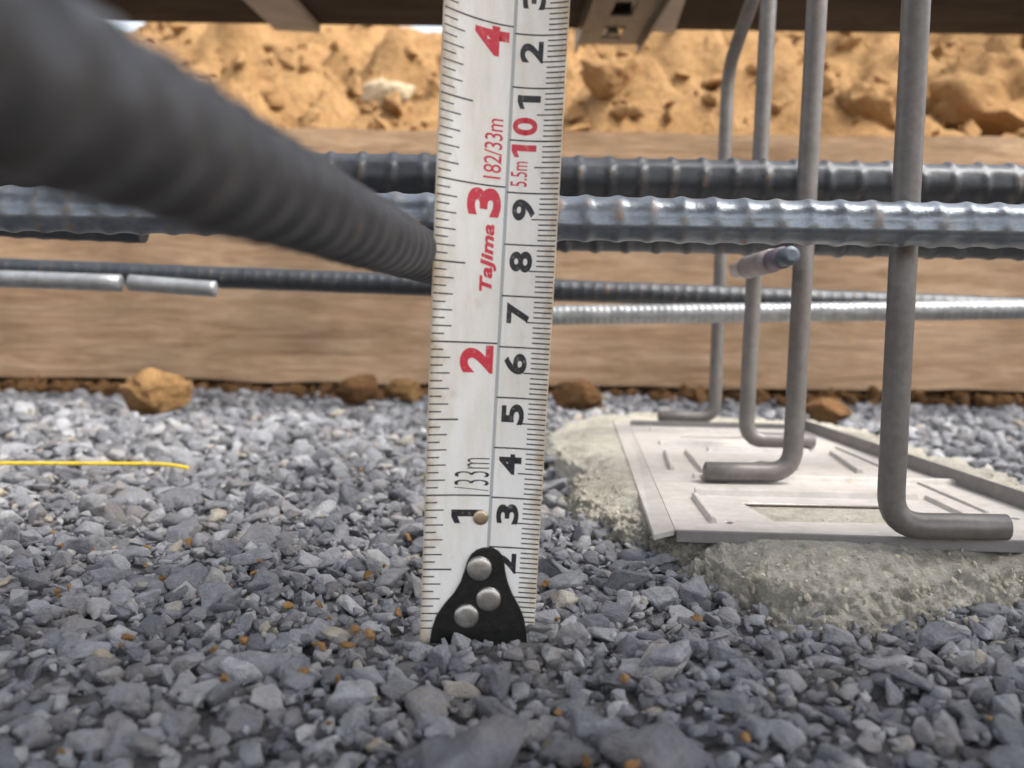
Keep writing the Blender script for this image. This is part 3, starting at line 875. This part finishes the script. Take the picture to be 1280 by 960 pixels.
off = (nxs + 1) * (nvs + 1); w = nxs + 1
F = []
for j in range(nvs):
    for i in range(nxs):
        q = (j * w + i, j * w + i + 1, (j + 1) * w + i + 1, (j + 1) * w + i)
        F.append(q); F.append(tuple(off + a for a in q[::-1]))
for j in range(nvs):
    F.append((j * w, (j + 1) * w, off + (j + 1) * w, off + j * w)); F.append((j * w + nxs, off + j * w + nxs, off + (j + 1) * w + nxs, (j + 1) * w + nxs))
for i in range(nxs):
    F.append((i, off + i, off + i + 1, i + 1)); q = nvs * w; F.append((q + i, q + i + 1, off + q + i + 1, off + q + i))
blade = mesh_np('blade', V, F, M['blade'], tape, attr=att)
INK = .035
def ticks(name, rows, m):
    V, F = [], []
    for (x0, x1, v, th) in rows:
        n = max(2, int(abs(x1 - x0) / .08)); b0 = len(V)
        for i in range(n + 1):
            x = x0 + (x1 - x0) * i / n
            V.append(tuple(T(x, v - th / 2, INK))); V.append(tuple(T(x, v + th / 2, INK)))
        for i in range(n): F.append((b0 + 2 * i, b0 + 2 * i + 2, b0 + 2 * i + 3, b0 + 2 * i + 1))
    o = mesh_np(name, V, F, m, tape); o['kind'] = 'stuff'
    return o
rows = []
for mm in range(3, 300):
    v = mm / 10
    if mm % 10 == 0: rows.append((.0, XR, v, .030))
    elif mm % 5 == 0: rows.append((.50, XR, v, .026))
    else: rows.append((.64, XR, v, .026))
rt = ticks('millimetre_marks', [(a + .005, b - .012, v, th) for a, b, v, th in rows], M['black_ink'])
rows = []
for n in range(2, 190):
    v = n * .1515
    if n % 20 == 0: rows.append((XL, -.03, v, .030))
    elif n % 10 == 0: rows.append((XL, -.72, v, .032))
    elif n % 2 == 0: rows.append((XL, -.92, v, .026))
    else: rows.append((XL, -1.05, v, .026))
ticks('traditional_unit_marks', [(a + .012, b, v, th) for a, b, v, th in rows], M['black_ink'])
# grey divider line down the blade
V, F = [], []
for j, v in enumerate(np.linspace(.0, 30, 100)):
    V += [tuple(T(-.035, v, INK * .6)), tuple(T(.03, v, INK * .6))]
    if j: F.append((2 * j - 2, 2 * j - 1, 2 * j + 1, 2 * j))
mesh_np('divider_line', V, F, M['divider'], tape)

def one(name, x_top, x_bot, v0, v1, m, foot=False):
    """the numeral 1: a heavy stem with a flag at its top"""
    w = v1 - v0; h = x_bot - x_top
    out = [(v1, x_bot), (v1, x_top), (v1 - .42 * w, x_top), (v0, x_top + .10 * h), (v0, x_top + .30 * h), (v1 - .50 * w, x_top + .22 * h), (v1 - .50 * w, x_bot)]
    quads = [[(v1, x_top), (v1, x_top + .25 * h), (v1 - .5 * w, x_top + .25 * h), (v1 - .5 * w, x_top)]]
    quads += [[(v1, x_top + .25 * k_ * h), (v1, x_top + .25 * (k_ + 1) * h), (v1 - .5 * w, x_top + .25 * (k_ + 1) * h), (v1 - .5 * w, x_top + .25 * k_ * h)] for k_ in (1, 2, 3)]
    quads += [[(v1 - .5 * w, x_top), (v1 - .5 * w, x_top + .22 * h), (v0, x_top + .32 * h), (v0, x_top + .12 * h)]]
    V, F = [], []
    for q in quads:
        F.append(tuple(range(len(V), len(V) + 4))); V += [tuple(T(x, v, INK * 1.15)) for v, x in q]
    return mesh_np(name, V, F, m, tape, smooth=False)
def glyph(name, txt, x_top, x_bot, v0, v1, m, bold=.0, shear=0.0, space=1.0):
    """printed text reading upwards along the tape: letter tops at x_top, feet at x_bot"""
    cu = bpy.data.curves.new('g', 'FONT'); cu.body = txt; cu.offset = bold; cu.shear = shear; cu.space_character = space
    cu.resolution_u = 6
    tmp = bpy.data.objects.new('g', cu); COL.objects.link(tmp)
    dg = bpy.context.evaluated_depsgraph_get(); dg.update()
    me = bpy.data.meshes.new_from_object(tmp.evaluated_get(dg)); bpy.data.objects.remove(tmp)
    bm = bmesh.new(); bm.from_mesh(me); bpy.data.meshes.remove(me)
    xs_ = [v.co.x for v in bm.verts]; ys_ = [v.co.y for v in bm.verts]
    x0, x1, y0, y1 = min(xs_), max(xs_), min(ys_), max(ys_)
    n = max(2, int(abs(x_top - x_bot) / .07))
    for i in range(1, n):
        bmesh.ops.bisect_plane(bm, geom=bm.verts[:] + bm.edges[:] + bm.faces[:], plane_co=(0, y0 + (y1 - y0) * i / n, 0), plane_no=(0, 1, 0))
    for v in bm.verts:
        u = (v.co.y - y0) / (y1 - y0); s = (v.co.x - x0) / (x1 - x0)
        v.co = T(x_bot + (x_top - x_bot) * u, v0 + (v1 - v0) * s, INK * 1.15)
    return bm_obj(name, bm, m, tape)
for n in range(3, 21):
    if n == 10:
        one('numeral', .05, .53, 9.68, 9.92, M['red_ink']); glyph('numeral', '0', .05, .53, 10.10, 10.44, M['red_ink'], .03)
    elif n == 20:
        continue
    else:
        ch = str(n % 10)
        if ch == '1': one('numeral', .12, .565, n - .40, n - .14, M['black_ink']); continue
        glyph('numeral', ch, .12, .565, n - (.40 if ch == '1' else .53), n - .12, M['black_ink'], .035)
glyph('numeral', '2', .12, .565, 1.47, 1.88, M['black_ink'], .035)
for n, v in ((2, 6.06), (3, 9.09), (4, 12.12), (5, 15.15)):
    glyph('numeral', str(n), -.74, -.10, v - .60, v - .05, M['red_ink'], .045)
one('numeral', -.77, -.20, 2.46, 2.74, M['black_ink'])
glyph('lettering', '182/33m', -.47, -.13, 9.23, 10.36, M['red_ink'], .004, 0, .95)
glyph('lettering', '5.5m', .06, .38, 9.12, 9.60, M['red_ink'], .006)
glyph('lettering', 'TaJima', -.44, -.13, 7.06, 8.36, M['red_ink'], .038, .2, 1.05)
glyph('lettering', '/33m', -.74, -.06, 3.12, 3.78, M['black_ink'], -.012)

# hook at the tape end
hk = [(.0, 1.99), (.10, 1.98), (.20, 1.93), (.28, 1.84), (.33, 1.70), (.36, 1.52), (.42, 1.30), (.52, 1.08), (.66, .85), (.78, .60), (.85, .30), (.88, .02)]
cxh = -.04
left = [(-.12, 1.98), (-.24, 1.93), (-.34, 1.84), (-.41, 1.70), (-.46, 1.50), (-.52, 1.28), (-.64, 1.05), (-.82, .82), (-.97, .58), (-1.05, .30), (-1.08, .02)]
outl = [(x, v) for x, v in left[::-1]] + [(x, v) for x, v in hk]
def hook():
    bm = bmesh.new()
    fr_, bk = [], []
    for x, v in outl:
        fr_.append(bm.verts.new(T(x, v, .85))); bk.append(bm.verts.new(T(x, v, .05)))
    n = len(outl)
    bm.faces.new(fr_[::-1]); bm.faces.new(bk)
    for i in range(n):
        j = (i + 1) % n
        bm.faces.new((fr_[i], fr_[j], bk[j], bk[i]))
    bmesh.ops.recalc_face_normals(bm, faces=bm.faces[:])
    ed = [e for e in bm.edges if all(v in fr_ for v in e.verts)]
    bmesh.ops.bevel(bm, geom=ed, offset=.0002, segments=2, affect='EDGES', clamp_overlap=True)
    h = bm_obj('hook', bm, M['hook'], tape)
    # the bent claw at the very end
    bm = bmesh.new()
    a, b = T(-1.08, .02, .85), T(.88, .02, .85)
    for_, dn, bk_ = TFR * .0006, TUP * -.0016, TFR * -.0040
    hexa(bm, [a + dn + for_, b + dn + for_, b + dn + bk_, a + dn + bk_, a + for_ * .2 + TUP * .0002, b + for_ * .2 + TUP * .0002, b + bk_ + TUP * .0, a + bk_])
    bmesh.ops.recalc_face_normals(bm, faces=bm.faces[:]); bevel(bm, .0004, 2)
    o = bm_obj('claw', bm, M['hook'], None)
    o.location = -Vector(parent_world(tape)); o.parent = h
    o.location = (0, 0, 0)
    for v in o.data.vertices: v.co -= parent_world(tape)
    return h
hk_o = hook()
def rivet(x, v, r, m, off, parent, name='rivet'):
    c = T(x, v, off); nrm = (T(x, v, off + 1) - c).normalized()
    q = nrm.to_track_quat('Z', 'Y').to_matrix().to_4x4()
    prof_ = [(1.0, 0), (1.0, .10), (.96, .20), (.86, .27), (.6, .315), (.3, .33), (0.0, .335)]
    V, F, n = [], [], 28
    for pr_, ph in prof_[:-1]:
        for k in range(n): V.append((pr_ * r * math.cos(2 * math.pi * k / n), pr_ * r * math.sin(2 * math.pi * k / n), ph * r))
    V.append((0, 0, prof_[-1][1] * r))
    for j in range(len(prof_) - 2):
        for k in range(n): F.append((j * n + k, j * n + (k + 1) % n, (j + 1) * n + (k + 1) % n, (j + 1) * n + k))
    b0 = (len(prof_) - 2) * n
    for k in range(n): F.append((b0 + k, b0 + (k + 1) % n, len(V) - 1))
    V = [tuple(c + (q @ Vector(p))) for p in V]
    return mesh_np(name, V, F, m, parent)
ru = lambda px, py: ((px - (608 + (747 - py) * .0525)) / 63.0, (811 - py) / 63.4)
for px, py in ((599.5, 711), (611, 750), (583, 773)):
    x, v = ru(px, py); rivet(x, v, .0025, M['rivet'], .84, hk_o)
x, v = ru(601.5, 647); rivet(x, v, .00155, M['brass'], .02, tape, 'small_rivet')

# ------------------------------------------------------------------ yellow string line, half buried in the gravel
sp = []
for px in np.linspace(-300, 236, 54):
    q = G(px, 579 + px * .004, .0088); q.z -= .0016 * max(0, (px - 190) / 46) ** 2
    sp.append(q)
rod('string_line', sp, .0007, M['string'], 'thin yellow string lying straight over the gravel at left, vanishing between the stones', 'string', nth=8)

# ------------------------------------------------------------------ person far beyond the mound, only the hat shows
def person():
    hd = P(131, 50, 6.1); gz = .188
    root = empty('person', (hd.x, hd.y, gz), 'distant person in a pale green hard hat, beyond the mound at the upper left', 'person')
    H = hd.z + .06 - gz; s = H / 1.78
    J = {'pel': (0, 0, .95), 'sp': (0, 0, 1.15), 'ch': (0, 0, 1.36), 'nk': (0, 0, 1.50), 'hd': (0, -.02, 1.60), 'tp': (0, -.01, 1.71),
         'sl': (-.18, 0, 1.43), 'el': (-.25, .03, 1.14), 'wl': (-.26, -.06, .90), 'sr': (.18, 0, 1.43), 'er': (.25, .03, 1.14), 'wr': (.26, -.06, .90),
         'hl': (-.09, 0, .90), 'kl': (-.11, -.02, .50), 'al': (-.12, .02, .09), 'tl': (-.13, -.15, .04),
         'hr': (.09, 0, .90), 'kr': (.11, -.02, .50), 'ar': (.12, .02, .09), 'tr': (.13, -.15, .04)}
    rad = {'pel': .15, 'sp': .135, 'ch': .16, 'nk': .06, 'hd': .085, 'tp': .07, 'sl': .075, 'el': .05, 'wl': .035, 'hl': .10, 'kl': .065, 'al': .045, 'tl': .035}
    E = [('pel', 'sp'), ('sp', 'ch'), ('ch', 'nk'), ('nk', 'hd'), ('hd', 'tp'), ('ch', 'sl'), ('sl', 'el'), ('el', 'wl'), ('ch', 'sr'), ('sr', 'er'), ('er', 'wr'),
         ('pel', 'hl'), ('hl', 'kl'), ('kl', 'al'), ('al', 'tl'), ('pel', 'hr'), ('hr', 'kr'), ('kr', 'ar'), ('ar', 'tr')]
    keys = list(J)
    me = bpy.data.meshes.new('body'); me.from_pydata([tuple(c * s for c in J[k_]) for k_ in keys], [(keys.index(a), keys.index(b)) for a, b in E], [])
    o = bpy.data.objects.new('body', me); link(o, root)
    md = o.modifiers.new('skin', 'SKIN')
    sk = me.skin_vertices[0].data if me.skin_vertices else None
    if sk is None:
        bm = bmesh.new(); bm.from_mesh(me); bm.verts.layers.skin.verify(); bm.to_mesh(me); bm.free(); sk = me.skin_vertices[0].data
    for i, k_ in enumerate(keys):
        r_ = rad.get(k_, rad.get(k_[0] + 'l', .05)) * s; sk[i].radius = (r_, r_ * .85)
    sk[0].use_root = True
    o.modifiers.new('sub', 'SUBSURF').levels = 2; o.modifiers['sub'].render_levels = 2
    dg = bpy.context.evaluated_depsgraph_get(); dg.update()
    m2 = bpy.data.meshes.new_from_object(o.evaluated_get(dg)); o.modifiers.clear(); o.data = m2
    m2.materials.clear(); m2.materials.append(M['cloth']); m2.materials.append(M['skin'])
    for p in m2.polygons:
        p.use_smooth = True; p.material_index = 1 if p.center.z > 1.49 * s or (abs(p.center.x) > .2 * s and p.center.z < .95 * s and p.center.z > .8 * s) else 0
    # hat: dome with a brim and a ridge
    V, F, n = [], [], 36
    pr = [(.172, 1.640), (.176, 1.646), (.135, 1.662), (.130, 1.70), (.118, 1.745), (.090, 1.785), (.050, 1.808), (.008, 1.815)]
    for r_, z_ in pr:
        for k_ in range(n):
            a_ = 2 * math.pi * k_ / n; ex_ = 1.12 if math.sin(a_) < 0 else 1.0
            rd = 1 + (.05 if (z_ > 1.7 and abs(math.cos(a_)) < .16) else 0)
            V.append((hd.x + r_ * s * math.cos(a_) * .92, hd.y + r_ * s * math.sin(a_) * ex_ * rd, gz + z_ * s))
    for j in range(len(pr) - 1):
        for k_ in range(n): F.append((j * n + k_, j * n + (k_ + 1) % n, (j + 1) * n + (k_ + 1) % n, (j + 1) * n + k_))
    F.append(tuple((len(pr) - 1) * n + k_ for k_ in range(n)))
    mesh_np('hard_hat', V, F, M['hat'], root)
person()
print('tris', sum(len(o.data.loop_triangles) if o.data.loop_triangles else sum(len(p.vertices) - 2 for p in o.data.polygons) for o in bpy.data.objects if o.type == 'MESH'))
